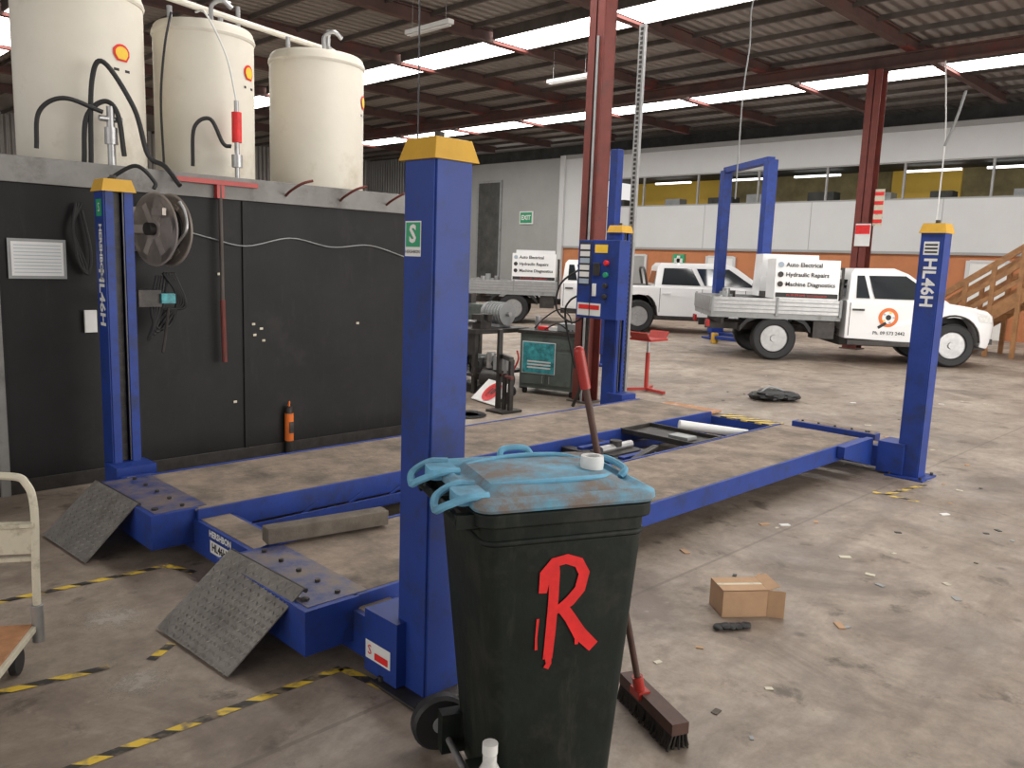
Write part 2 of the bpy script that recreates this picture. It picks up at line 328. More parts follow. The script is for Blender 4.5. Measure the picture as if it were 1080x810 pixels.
# ------------------------------------------------------------------ black enclosure with tanks
b=MB('black_plant_enclosure')
b.bb(-2.6,2.98,3.9,5.7,0,2.14,blackp); b.bb(-2.62,3.0,3.87,5.72,2.14,2.315,fascia)
b.bb(-2.62,3.01,3.885,3.9,0,.10,dsteel)
for x in (-.56,1.2,2.96): b.bb(x-.02,x+.02,3.885,3.9,.1,2.14,blackp)
b.bb(-.62,-.56,3.86,3.9,0,2.14,fascia)
for x in (1.57,2.1,2.6):
    b.curve([(x,3.9,2.2),(x-.02,3.78,2.24),(x+.02,3.66,2.30),(x+.1,3.62,2.33)],.011,oxide)
for x,z in ((1.28,1.05),(1.36,1.0),(.98,1.55),(2.3,1.12),(1.1,.5),(1.34,1.1),(1.27,1.14)): b.box((x,3.893,z),(.03,.006,.02),cream)
b.done(bevel=.006)
def tank(cx,r,zt,ad,zc):
    g=grp('oil_storage_tank',(cx,4.72,2.32)); h=zt-2.32
    b=MB('shell'); b.lathe([(r*.97,0),(r,.03),(r,h*.5),(r,h-.06),(r*.985,h-.02),(r*.95,h),(r*.5,h+.03),(.001,h+.04)],(0,0,0),(0,0,1),white_t,48)
    b.lathe([(r+.006,h-.10),(r+.014,h-.08),(r+.006,h-.05)],(0,0,0),(0,0,1),white_t,48)
    b.done(g)
    b=MB('fittings')
    b.cyl((0,0,h+.02),(0,0,h+.08),.09,steel); b.curve([(.05,-.05,h+.05),(.05,-.05,h+.2),(.12,-.1,h+.25),(.2,-.12,h+.2)],.02,steel)
    for a in (.2,-.25): b.cyl((a,.1,h),(a,.1,h+.16),.022,steel,n=10)
    a=math.radians(ad)
    def cpt(da,z,off): return (( r+off)*math.cos(a+da/r),(r+off)*math.sin(a+da/r),z)
    fan=[(-.045,-.055),(-.075,-.01)]+[(.08*math.sin(t),.07*math.cos(t)) for t in [math.radians(x) for x in range(-70,71,20)]]+[(.075,-.01),(.045,-.055)]
    b.quad([cpt(x*.95,zc+z,.006) for x,z in fan],redr); b.quad([cpt(x*.72,zc+z*.74,.009) for x,z in fan],amber)
    b.quad([cpt(-.07,zc-.13,.004),cpt(.07,zc-.13,.004),cpt(.07,zc-.11,.004),cpt(-.07,zc-.11,.004)],printk)
    b.done(g,fix=False)
    return g
tank(.27,.46,3.68,-70,.86); tank(1.27,.41,3.60,-55,.92); tank(2.38,.44,3.58,-46,.86)
g=grp('tank_hose_and_pipework')
b=MB('pipes')
b.curve([(.08,4.12,2.33),(.1,4.1,2.65),(.22,4.08,2.78),(.3,4.05,2.70),(.32,4.0,2.4)],.018,black)
b.curve([(-.22,4.15,2.4),(-.2,4.12,2.65),(-.05,4.08,2.76),(.2,4.06,2.70)],.016,black)
b.curve([(.12,4.1,2.33),(.14,4.08,2.9),(.22,4.06,3.05),(.4,4.0,2.75),(.46,3.92,2.42),(.55,3.84,2.34),(.6,3.7,2.2)],.018,black)
b.cyl((.26,4.08,2.32),(.26,4.08,2.75),.028,steel); b.cyl((.26,4.08,2.48),(.26,4.08,2.60),.045,steel); b.cyl((.18,4.08,2.66),(.34,4.08,2.66),.022,steel)
b.curve([(.92,4.2,2.4),(.93,4.18,2.7),(1.05,4.15,2.78),(1.14,4.12,2.6),(1.2,4.1,2.58)],.016,black)
b.cyl((1.26,4.12,2.32),(1.26,4.12,2.95),.02,steel); b.cyl((1.26,4.12,2.62),(1.26,4.12,2.86),.04,redr); b.cyl((1.26,4.12,2.42),(1.26,4.12,2.52),.045,steel)
b.curve([(1.26,4.12,2.95),(1.22,4.2,3.3),(1.1,4.3,3.62),(1.15,4.6,3.7)],.008,whitep)
b.curve([(.75,4.35,2.4),(.72,4.3,2.9),(.76,4.3,3.3),(.9,4.5,3.62)],.01,black)
b.done(g)
b=MB('overhead_pipe_run')
b.curve([(-1,5.3,4.1),(0,5.35,4.08),(1,5.3,3.98),(2.2,5.35,3.9),(3.0,5.4,3.86)],.03,white_t)
for x in (-.8,.6,1.9,2.9): b.cyl((x,5.35,2.33),(x,5.35,4.05),.022,steel,n=10)
b.cyl((-.8,5.3,4.2),(1.8,5.3,4.05),.015,steel,n=8)
b.done(g)
b=MB('wall_notice'); b.bb(-.50,-.14,3.878,3.884,1.50,1.77,greyp); b.bb(-.48,-.16,3.874,3.878,1.52,1.75,whitep)
for k in range(9): b.bb(-.465,-.175,3.872,3.874,1.54+.023*k,1.545+.023*k,nline)
b.done()
b=MB('hanging_t_bar'); b.box((.95,3.83,2.26),(.66,.05,.035),red); b.cyl((.97,3.83,2.25),(.97,3.82,1.35),.016,oxided,n=10); b.cyl((.97,3.82,1.35),(.98,3.82,.85),.02,oxide,n=10); b.box((.97,3.84,2.2),(.06,.05,.12),red); b.done()
b=MB('orange_torch'); b.cyl((1.57,3.85,.12),(1.57,3.85,.36),.038,orange,n=14); b.cyl((1.57,3.85,.36),(1.57,3.85,.42),.03,dsteel,n=14); b.curve([(1.57,3.85,.42),(1.58,3.86,.46),(1.57,3.87,.42)],.006,orange); b.box((1.57,3.808,.24),(.04,.005,.1),dsteel); b.cyl((1.57,3.85,0),(1.57,3.85,.12),.034,dsteel,n=14); b.done()
b=MB('wall_cable'); b.curve([(.6,3.86,1.9),(.9,3.86,1.83),(1.2,3.86,1.78),(1.6,3.86,1.86),(2.0,3.86,1.80),(2.4,3.86,1.83),(2.8,3.86,1.74)],.005,greyp); b.done()
# hose reel
g=grp('hose_reel',(.42,3.60,1.87),math.radians(14),1); b=MB('drum')
for x in (-.06,.06):
    b.lathe([(.25,x-.008),(.262,x),(.25,x+.008),(.14,x+.006),(.14,x-.006),(.25,x-.008)],(0,0,0),(1,0,0),beige,40)
    b.lathe([(.001,x-.014),(.07,x-.014),(.09,x),(.07,x+.014),(.001,x+.014)],(0,0,0),(1,0,0),beige,24)
    for k in range(6):
        a=k*math.pi/3; b.beam((x-.005,.05*math.cos(a),.05*math.sin(a)),(x-.005,.2*math.cos(a),.2*math.sin(a)),.05,.014,beige,up=(1,0,0))
b.cyl((-.12,0,0),(.1,0,0),.03,steel); b.cyl((-.125,0,0),(-.075,0,0),.045,dsteel)
for k in range(4): b.lathe([(.15+.02*math.cos(t),-.045+.03*k+.014*math.sin(t)) for t in [math.pi*2*i/8 for i in range(9)]],(0,0,0),(1,0,0),black,36)
b.done(g)
b=MB('bracket'); b.beam((-.10,0,0),(-.10,.25,0),.02,.06,beige); b.beam((.09,0,0),(.09,.25,0),.02,.06,beige); b.bb(-.13,.13,.245,.255,-.16,.16,beige)
b.curve([(-.02,-.1,-.2),(0,-.16,-.1),(.02,-.24,0),(.03,-.22,.12),(.0,-.2,.2)],.012,steel); b.box((-.11,-.12,.12),(.03,.12,.05),beige); b.done(g)
b=MB('hanging_hose')
for k in range(5):
    o=.02*k; b.curve([(.42+o,3.6,1.56),(.52+o*.8,3.62,1.40-o),(.50-o,3.66,1.20+o),(.40-o,3.66,1.15-o),(.34+o,3.64,1.30),(.38+o,3.62,1.54)],.012,black)
b.curve([(.1,3.7,2.2),(.25,3.6,2.3),(.36,3.56,2.2),(.35,3.55,2.15)],.014,black)
b.box((.30,3.62,1.38),(.16,.16,.12),dsteel); b.box((.42,3.54,1.38),(.10,.05,.07),teal); b.curve([(.45,3.6,1.3),(.43,3.62,1.1),(.40,3.6,.98)],.012,dsteel)
b.box((.0,3.87,1.20),(.08,.02,.16),whitep)
for k in range(3): b.curve([(-.07+.02*k,3.86,2.03),(-.10,3.84,1.85),(-.07+.02*k,3.84,1.62),(-.01,3.84,1.54),(.01,3.84,1.7),(-.03,3.86,1.98)],.010,black)
b.done()

# ------------------------------------------------------------------ four post lift
W=3.33; LX=5.41
G=grp('four_post_car_lift')
def post(name,x,y,sg,lab):
    b=MB(name); h=2.12; a=.084; t=.018
    if lab==1: x+=.01
    b.bb(x-a,x+a,y-sg*a-t/2,y-sg*a+t/2,0.01,h,blue)
    for s in (-1,1):
        b.bb(x+s*a-t/2,x+s*a+t/2,min(y-sg*a,y+sg*a),max(y-sg*a,y+sg*a),0.01,h,blue)
        b.bb(min(x+s*a,x+s*(a-.05)),max(x+s*a,x+s*(a-.05)),y+sg*a-t/2,y+sg*a+t/2,.01,h,blue)
    b.bb(x-.025,x+.025,y+sg*.02-.01,y+sg*.02+.01,.05,h,dsteel); b.cyl((x+.04,y+sg*.05,.1),(x+.04,y+sg*.05,h),.008,steel,n=8)
    b.bb(x-a+t,x+a-t,y-sg*(a-t)-.002,y-sg*(a-t)+.002,.02,h-.02,black)
    k=.0
    while k<1.9: b.bb(x-.02,x+.02,y+sg*.03-.006,y+sg*.03+.012,.1+k,.13+k,dsteel); k+=.09
    q=.108
    b.hexa([(x-q,y-q,h-.03),(x+q,y-q,h-.03),(x+q,y+q,h-.03),(x-q,y+q,h-.03),(x-q*.8,y-q*.8,h+.05),(x+q*.8,y-q*.8,h+.05),(x+q*.8,y+q*.8,h+.05),(x-q*.8,y+q*.8,h+.05)],yellow)
    b.cyl((x,y,h+.05),(x,y,h+.08),.02,dsteel,n=10)
    b.bb(x-.17,x+.17,y-.16,y+.16,0,.014,dsteel if lab==1 else blue)
    for sx in (-1,1):
        for sy in (-1,1): b.cyl((x+sx*.14,y+sy*.13,.014),(x+sx*.14,y+sy*.13,.035),.014,dsteel,n=8)
    xf=x-a-t/2-.0015
    if lab==1:
        b.quad([(xf,y+.075,1.74),(xf,y-.02,1.74),(xf,y-.02,1.87),(xf,y+.075,1.87)],whitep)
        b.quad([(xf-.001,y+.07,1.775),(xf-.001,y-.015,1.775),(xf-.001,y-.015,1.865),(xf-.001,y+.07,1.865)],green)
        b.text('S',(xf-.002,y+.028,1.82),(0,-1,0),(0,0,1),.09,whitep,bold=.003)
        b.text('HERSHBON',(xf-.002,y+.028,1.757),(0,-1,0),(0,0,1),.017,printk)
    if lab==2:
        b.text('HL46H',(xf,y,1.40),(0,0,-1),(0,-1,0),.13,whitep,bold=.004)
        b.text('HERSHBON',(xf,y-.01,1.70),(0,0,-1),(0,-1,0),.07,whitep,bold=.003)
        b.quad([(xf,y+.05,1.93),(xf,y-.05,1.93),(xf,y-.05,2.04),(xf,y+.05,2.04)],green); b.text('S',(xf-.001,y,1.985),(0,-1,0),(0,0,1),.08,whitep)
    if lab==3:
        b.text('HL46H',(xf,y,1.68),(0,0,-1),(0,-1,0),.14,whitep,bold=.004)
        b.quad([(xf,y+.06,1.91),(xf,y-.06,1.91),(xf,y-.06,2.02),(xf,y+.06,2.02)],whitep)
        for k in range(3): b.quad([(xf-.001,y+.05,1.925+.03*k),(xf-.001,y-.05,1.925+.03*k),(xf-.001,y-.05,1.94+.03*k),(xf-.001,y+.05,1.94+.03*k)],printk)
    b.done(G,bevel=0.003,fix=True)
post('post_1',0,W,-1,2); post('post_2',0,0,1,1); post('post_3',LX,0,1,3); post('post_4',LX,W,-1,4)
def runway(name,y0,y1,x0,x1):
    b=MB(name); z=.29
    b.bb(x0,x1,y0+.02,y1-.02,z-.012,z,deckm)
    for yy in (y0,y1):
        s=1 if yy==y0 else -1
        b.bb(x0,x1,yy-.012,yy+.012,z-.13,z+.003,blue); b.bb(x0,x1,min(yy,yy+s*.05),max(yy,yy+s*.05),z-.13,z-.118,blue)
    return b
b=runway('runway_near',.38,1.16,-.1,5.25); b.bb(.2,5.2,1.172,1.23,.13,.145,blue); b.done(G,bevel=.003)
b=runway('runway_far',1.92,2.82,-.1,5.25); b.bb(.2,5.2,1.84,1.91,.10,.115,blue); b.bb(.2,5.2,1.84,1.852,.10,.17,blue)
for k in range(14): b.beam((.5+.33*k,1.9,.12),(.66+.33*k,1.9,.2),.006,.02,blue)
b.done(G,bevel=.003)
def crossbeam(name,x,sx):
    b=MB(name)
    b.bb(x-.11,x+.11,.12,W-.12,.05,.235,blue); b.bb(x-.085,x+.085,.3,W-.3,.235,.239,deckm)
    for y in (.14,W-.14):
        b.bb(x-.13,x+.13,y-.11,y+.11,.02,.29,blue)
    for y0,y1 in ((.36,1.16),(1.95,2.82)):
        if sx>0 and y0>1: continue
        L0=.345 if sx<0 else .2
        xa=x+sx*.08; xb=x+sx*L0
        zt=.293
        P=[(min(xa,xb),y0,.10),(max(xa,xb),y0,.10),(max(xa,xb),y1,.10),(min(xa,xb),y1,.10),(min(xa,xb),y0,zt),(max(xa,xb),y0,zt),(max(xa,xb),y1,zt),(min(xa,xb),y1,zt)]
        b.hexa(P,blue)
        b.bb(min(xa,xb)+.03,max(xa,xb)+.06,y0+.03,y1-.03,zt,zt+.003,deckm if sx>0 else pad)
        for k in range(5):
            yy=y0+.08+(y1-y0-.16)*k/4
            b.cyl((x+sx*.14,yy,zt+.003),(x+sx*.14,yy,zt+.016),.012,dsteel,n=6)
        b.cyl((x+sx*(L0-.06),y0+.1,zt+.003),(x+sx*(L0-.06),y0+.1,zt+.014),.018,dsteel,n=6)
    return b
b=crossbeam('crossbeam_front',0,-1)
xf=-.1125
b.text('HERSHBON',(xf,1.62,.205),(0,-1,0),(0,0,1),.05,whitep,bold=.002); b.quad([(xf,1.74,.10),(xf,1.52,.10),(xf,1.52,.17),(xf,1.74,.17)],whitep); b.text('6A',(xf,1.36,.15),(0,-1,0),(0,0,1),.09,whitep,bold=.003)
b.text('HL46H',(xf-.001,1.63,.135),(0,-1,0),(0,0,1),.06,printk,bold=.002)
xg=-.1315
b.quad([(xg,.24,.08),(xg,.07,.08),(xg,.07,.16),(xg,.24,.16)],whitep); b.text('S',(xg-.002,.21,.12),(0,-1,0),(0,0,1),.06,redr); b.quad([(xg-.002,.175,.09),(xg-.002,.085,.09),(xg-.002,.085,.12),(xg-.002,.175,.12)],redr)
b.done(G,bevel=.004,fix=False)
b=crossbeam('crossbeam_rear',LX,1)
b.bb(LX-.1,LX+.1,1.25,1.85,.236,.25,tape); b.bb(LX-.1,LX+.1,1.95,2.6,.25,.27,plywood)
b.done(G,bevel=.004)
b=MB('rear_gusset'); b.prism([(4.7,.20),(5.3,.05),(5.3,.30),(4.7,.295)],.30,.36,blue); b.done(G)
def ramp(name,y0,y1,xt,xb,tw=0,zt=.30):
    b=MB(name); zb=.012; tl=V((xt,y1,zt)); tr=V((xt+.02,y0,zt)); bl=V((xb-.02,y1+tw,zb)); br=V((xb+.02,y0+tw,zb))
    n=(tr-tl).cross(bl-tl).normalized()
    if n.z<0: n=-n
    b.hexa([tl-n*.006,tr-n*.006,br-n*.006,bl-n*.006,tl,tr,br,bl],alu)
    ux=(tr-tl).normalized(); uy=(bl-tl).normalized(); Wd=(tr-tl).length; Ln=(bl-tl).length
    nx=int(Wd/.032); ny=int(Ln/.032)
    for i in range(nx):
        for j in range(ny):
            c=tl+ux*((i+.5)*Wd/nx)+uy*((j+.5)*Ln/ny); a=math.pi/4 if (i+j)%2 else -math.pi/4
            d=ux*math.cos(a)+uy*math.sin(a); e=ux*-math.sin(a)+uy*math.cos(a)
            b.add([c-d*.014+n*.0005,c+e*.004+n*.0005,c+d*.014+n*.0005,c-e*.004+n*.0005,c+n*.003],[(0,1,4),(1,2,4),(2,3,4),(3,0,4)],alu)
    b.cyl(tl+V((.01,0,-.012)),tr+V((.01,0,-.012)),.01,dsteel,n=10)
    b.done(G)
ramp('approach_ramp_near',.47,1.10,-.305,-.60,.10,.345); ramp('approach_ramp_far',2.18,2.80,-.35,-.62,.05,.315)
b=MB('rolling_jack')
b.bb(2.95,3.05,1.14,1.96,.17,.24,dsteel); b.bb(3.35,3.45,1.14,1.96,.17,.24,dsteel)
b.bb(3.0,3.4,1.3,1.36,.17,.26,blue); b.bb(3.0,3.4,1.72,1.78,.17,.26,blue); b.bb(3.02,3.38,1.42,1.66,.16,.25,dsteel)
b.cyl((3.0,1.54,.27),(3.4,1.54,.27),.035,steel); b.beam((2.98,1.2,.26),(3.42,1.3,.29),.05,.03,dsteel)
for x0 in (3.75,):
    b.bb(x0,x0+.45,1.16,1.92,.255,.268,dsteel)
    for y0,y1 in ((1.16,1.18),(1.90,1.92)): b.bb(x0,x0+.45,y0,y1,.268,.30,dsteel)
    b.bb(x0,x0+.02,1.16,1.92,.268,.30,dsteel); b.bb(x0+.43,x0+.45,1.16,1.92,.268,.30,dsteel)
    b.box((x0+.2,1.4,.285),(.14,.2,.03),greyp)
b.cyl((2.75,1.2,.2),(2.75,1.9,.2),.03,dsteel); b.cyl((3.2,1.54,.28),(3.2,1.54,.33),.05,dsteel)
b.done(G,bevel=.003)
b=MB('control_box')
b.bb(5.12,5.30,3.10,3.68,1.13,2.0,blue); b.bb(5.30,5.34,3.26,3.4,1.2,1.9,blue)
xf=5.117
b.quad([(xf,3.66,1.50),(xf,3.50,1.50),(xf,3.50,1.97),(xf,3.66,1.97)],printk)
for k in range(6): b.quad([(xf-.002,3.65,1.515+.076*k),(xf-.002,3.51,1.515+.076*k),(xf-.002,3.51,1.57+.076*k),(xf-.002,3.65,1.57+.076*k)],whitep if k%3 else nline)
b.quad([(xf,3.66,1.16),(xf,3.32,1.16),(xf,3.32,1.30),(xf,3.66,1.30)],whitep); b.quad([(xf-.002,3.64,1.23),(xf-.002,3.34,1.23),(xf-.002,3.34,1.28),(xf-.002,3.64,1.28)],redr)
b.quad([(xf,3.44,1.86),(xf,3.26,1.86),(xf,3.26,1.95),(xf,3.44,1.95)],amber)
for z,m in ((1.75,redr),(1.62,green),(1.5,dsteel),(1.38,dsteel)): b.cyl((5.12,3.26,z),(5.08,3.26,z),.028,m,n=12)
b.box((5.11,3.42,1.45),(.02,.05,.14),whitep); b.box((5.11,3.40,1.68),(.012,.1,.14),dsteel)
b.bb(5.11,5.12,3.475,3.485,1.14,1.99,printk)
b.curve([(5.25,3.6,1.13),(5.3,3.65,.8),(5.35,3.75,.3),(5.4,3.9,.03)],.022,dsteel)
b.curve([(5.25,3.68,1.4),(5.2,3.85,1.3),(5.25,3.95,1.1),(5.4,3.9,.5)],.012,black)
b.curve([(5.22,3.68,1.7),(5.15,3.95,1.5),(5.2,4.05,1.2),(5.25,3.85,1.05),(5.25,3.66,1.14)],.012,black)
b.done(G,bevel=.004)
b=MB('post_4_strut')
b.bb(5.62,5.66,3.3,3.38,0,4.36,steel)
for k in range(86): b.bb(5.612,5.621,3.325,3.355,.05+.05*k,.08+.05*k,dsteel)
b.done(G)
# ------------------------------------------------------------------ background lifts
def twopost(name,p0,p1,h):
    g=grp(name); b=MB('frame'); d=(V(p1)-V(p0)); d.z=0; u=d.normalized(); ang=math.atan2(u.y,u.x)
    for p in (p0,p1):
        b.box((p[0],p[1],h/2),(.24,.22,h),blue,rz=ang); b.box((p[0],p[1],.02),(.5,.5,.04),blue,rz=ang)
        b.box((p[0],p[1],.5),(.30,.30,.7),blue,rz=ang)
    b.beam((p0[0],p0[1],h),(p1[0],p1[1],h),.18,.14,blue)
    for p,s in ((p0,1),(p1,-1)):
        for t in (-1,1):
            q=V(p)+u*s*1.1+V((-u.y,u.x,0))*.5*t; b.beam((p[0],p[1],.14),(q.x,q.y,.14),.12,.08,blue); b.cyl((q.x,q.y,.0),(q.x,q.y,.24),.07,yellow)
    b.done(g,bevel=.01)
twopost('two_post_car_lift',(14.6,6.5,0),(15.9,8.35,0),4.08)
b=MB('tall_blue_lift_column'); b.box((9.1,6.35,1.82),(.16,.16,3.64),blue); b.box((9.1,6.35,.02),(.5,.5,.04),blue); b.box((9.1,6.35,.5),(.24,.24,.6),blue); b.done(bevel=.008)
# ------------------------------------------------------------------ utes
def wheel(b,x,y,r,side):
    s=side; o=(x,y,r); ax=(0,s,0)
    b.lathe([(r*.62,-.11),(r*.9,-.115),(r*.985,-.09),(r,-.05),(r,.05),(r*.985,.09),(r*.9,.115),(r*.66,.11),(r*.62,.085),(r*.62,-.11)],o,ax,black,36)
    b.lathe([(r*.63,.085),(r*.60,.10),(r*.57,.06),(r*.42,.04),(r*.36,.075),(r*.16,.085),(r*.15,.11),(.001,.11)],o,ax,steel,36)
    for k in range(8):
        a=k*math.pi/4; b.cyl((x+r*.48*math.cos(a),y+s*.05,r+r*.48*math.sin(a)),(x+r*.48*math.cos(a),y+s*.066,r+r*.48*math.sin(a)),.036,dsteel,n=10)
def arch(cx,cz,r,n=12): return [(cx-r*math.cos(math.pi*k/n),cz+r*math.sin(math.pi*k/n)) for k in range(n+1)]
def ute(loc,rz,s,double=False):
    g=grp('utility_truck',loc,rz,s); hw=.90; WB=3.085
    cb=.35 if double else 1.22
    rear=-1.2
    poly=[]
    if double:
        poly+=[(rear,.62),(-.46,.55)]+[p for p in arch(0,.50,.46)]+[(.48,.42)]
    else: poly+=[(cb,.45)]
    poly+=[(2.55,.40)]+[p for p in arch(WB,.46,.47)]+[(3.60,.38),(3.84,.36),(3.93,.48),(3.95,.76),(3.91,.92),(3.76,1.01),(3.35,1.08),(2.98,1.13)]
    poly+=[(cb,1.13)]
    if double: poly+=[(rear,1.13)]
    b=MB('body')
    def ring(y,k,dz=0): return [V((x if x<3.58 else x-(1-k)*.4*(x-3.5)/.45,y,z-(dz if z>.9 else 0))) for x,z in poly]
    b.loft([ring(-hw,.35,.05),ring(-hw+.03,.5,.01),ring(-.6,.88),ring(-.3,1.0),ring(.3,1.0),ring(.6,.88),ring(hw-.03,.5,.01),ring(hw,.35,.05)],whitec)
    zr=1.68
    rings=[[V((cb+.02,-.86,1.11)),V((3.02,-.84,1.11)),V((3.02,.84,1.11)),V((cb+.02,.86,1.11))],
           [V((cb+.08,-.74,zr-.09)),V((2.30,-.70,zr-.07)),V((2.30,.70,zr-.07)),V((cb+.08,.74,zr-.09))],
           [V((cb+.16,-.66,zr)),V((2.08,-.62,zr+.02)),V((2.08,.62,zr+.02)),V((cb+.16,.66,zr))]]
    b.loft(rings,whitec)
    b.bb(cb,3.8,-.62,.62,.3,.6,dsteel)
    b.done(g,bevel=.012)
    b=MB('glazing_and_trim')
    def lerp(a,c,t): return a+(c-a)*t
    for sy in (-1,1):
        A=V((cb+.02,sy*.86,1.11));B_=V((3.02,sy*.84,1.11));C=V((2.30,sy*.70,zr-.07));D=V((cb+.08,sy*.74,zr-.09)); off=V((0,sy*.012,.004))
        def P(u,v): return lerp(lerp(A,B_,u),lerp(D,C,u),v)+off
        segs=((.06,.42),(.46,.90)) if double else ((.08,.22),(.27,.92))
        for i,(u0,u1) in enumerate(segs):
            b.quad([P(u0,.10),P(u1 if i==0 else u1+.02,.10),P(u1-(.0 if i==0 else .02),.92),P(u0+.02,.92)],glass)
        for x in ((1.28,2.52) if not double else (.5,1.5,2.52)):
            b.bb(x-.006,x+.006,sy*(hw+.001)-.004,sy*(hw+.001)+.004,.5,1.08,dsteel)
        for x in ((1.42,) if not double else (.65,1.62)): b.box((x,sy*(hw+.02),.96),(.2,.03,.035),dsteel if not double else whitec)
        b.box((2.72,sy*(hw+.10),1.20),(.10,.2,.18),whitec); b.box((2.66,sy*(hw+.10),1.20),(.01,.17,.15),glass)
        b.bb(cb+.05,2.55,sy*hw-.03,sy*hw+.03,.34,.42,dsteel)
        b.curve([(p[0],sy*(hw-.01),p[1]) for p in arch(WB,.46,.455,8)],.02,dsteel,n=6,seg=2)
        b.box((WB,sy*.5,.62),(.8,.1,.5),black)
        b.hexa([(3.66,sy*.60,.80),(3.90,sy*.55,.78),(3.72,sy*.90,.80),(3.5,sy*.905,.82),(3.62,sy*.60,.97),(3.86,sy*.55,.92),(3.66,sy*.90,.95),(3.45,sy*.905,.98)],plastic)
        b.box((3.70,sy*.80,.48),(.14,.16,.10),dsteel)
        b.box((2.62,sy*(hw+.003),.86),(.1,.01,.05),amber)
    A=V((3.02,-.84,1.11));B_=V((3.02,.84,1.11));C=V((2.30,.70,zr-.07));D=V((2.30,-.70,zr-.07)); off=V((.012,0,.008))
    def P(u,v): return lerp(lerp(A,B_,u),lerp(D,C,u),v)+off
    b.quad([P(.05,.06),P(.95,.06),P(.94,.95),P(.06,.95)],glass)
    b.quad([(cb+.01,-.7,1.18),(cb+.01,.7,1.18),(cb+.07,.62,1.5),(cb+.07,-.62,1.5)],glass)
    b.bb(3.8,3.965,-.45,.45,.60,.86,dsteel); b.bb(3.8,3.96,-.5,.5,.40,.50,dsteel)
    for k in range(4): b.bb(3.96,3.975,-.43,.43,.63+.06*k,.65+.06*k,steel)
    for sy in (-.38,.38): b.bb(-1.15,cb+.1,sy-.04,sy+.04,.50,.62,dsteel)
    b.cyl((0,-.75,.39),(0,.75,.39),.06,dsteel); b.ball((0,0,.39),.16,dsteel)
    for x in (-.9,.9): b.bb(x-.03,x+.03,-.7,.7,.62,.72,dsteel)
    if not double:
        for sy in (-1,1):
            yy=sy*(hw+.004); xd=(1,0,0) if sy<0 else (-1,0,0)
            b.lathe([(.001,0),(.17,0),(.17,.003),(.001,.003)],(1.95,yy,.84),(0,sy,0),orange,24); b.lathe([(.001,.003),(.11,.003),(.11,.005),(.001,.005)],(1.95,yy,.84),(0,sy,0),whitec,20)
            b.lathe([(.001,.005),(.05,.005),(.05,.007),(.001,.007)],(1.95,yy,.84),(0,sy,0),printk,8)
            for k in range(5): b.box((1.95+.09*math.cos(k*1.257),yy+sy*.006,.84+.09*math.sin(k*1.257)),(.04,.003,.03),amber if k%2 else nline)
            b.box((1.85,yy+sy*.008,.70),(.16,.003,.05),printk,R=Matrix.Rotation(-.6,3,'Y')); b.text('Ph. 09 573 2442',(1.98,yy+sy*.002,.56),xd,(0,0,1),.085,printk,bold=.001)
    b.done(g,fix=False)
    b=MB('wheels')
    for x in (0,WB):
        for sy in (-1,1): wheel(b,x,sy*.80,.39,sy)
    b.done(g)
    if double:
        b=MB('tub'); b.bb(-1.1,.3,-.75,.75,1.12,1.135,dsteel); b.bb(-1.2,-1.12,-.88,.88,.62,1.14,whitec)
        for sy in (-1,1): b.bb(-1.23,-1.2,sy*.84-.06,sy*.84+.06,.75,1.08,lampred)
        b.bb(-1.3,-1.2,-.8,.8,.5,.6,steel); b.curve([(.2,-.7,1.13),(.12,-.62,1.5),(.12,0,1.55),(.12,.62,1.5),(.2,.7,1.13)],.03,dsteel); b.done(g,bevel=.01)
    else:
        b=MB('tray'); x0,x1=-1.15,1.12
        b.bb(x0,x1,-.93,.93,.74,.84,greyp)
        for sy in (-1,1):
            b.bb(x0,x1,sy*.93-.015,sy*.93+.015,.84,1.10,steel)
            for z in (.90,.97,1.04): b.bb(x0,x1,sy*.945-.012,sy*.945+.012,z-.008,z+.008,greyp)
            for x in (x0+.02,0,x1-.02): b.bb(x-.02,x+.02,sy*.955-.012,sy*.955+.012,.80,1.12,greyp)
            b.prism([(-.62,.50),(-.62,.60),(-.5,.74),(-.3,.80)]+[(.3,.80),(.5,.74),(.62,.60),(.62,.50),(.5,.66),(.28,.755),(-.28,.755),(-.5,.66)],sy*.80-.12,sy*.80+.12,black)
            b.box((-1.17,sy*.75,.62),(.04,.25,.12),lampred)
            b.bb(.68,1.05,sy*.72-.14,sy*.72+.14,.42,.72,dsteel)
        b.bb(x0-.02,x0+.01,-.93,.93,.84,1.10,steel)
        for y in (-.85,-.42,0,.42,.85): b.bb(x1-.02,x1+.02,y-.02,y+.02,.84,1.66,dsteel)
        for z in (1.1,1.4,1.66): b.bb(x1-.02,x1+.02,-.87,.87,z-.02,z+.02,dsteel)
        for k in range(5): b.cyl((-.95+.1*k,-.6+.25*k,.84),(-.95+.1*k,-.6+.25*k,1.12+.06*(k%3)),.07,random.choice([dsteel,greyp,steel]),n=12)
        b.done(g)
        b=MB('tool_canopy'); a0,a1=-.06,1.06
        b.hexa([(a0,-.90,1.10),(a1,-.90,1.10),(a1,-.25,1.10),(a0,-.25,1.10),(a0,-.86,1.80),(a1,-.86,1.80),(a1,-.25,1.80),(a0,-.25,1.80)],whitec)
        b.hexa([(a0,.25,1.10),(a1,.25,1.10),(a1,.90,1.10),(a0,.90,1.10),(a0+.02,.25,1.90),(a1-.06,.25,1.90),(a1-.06,.86,1.90),(a0+.02,.86,1.90)],whitec)
        b.bb(a0-.005,a1+.005,-.25,.25,1.10,1.2,dsteel)
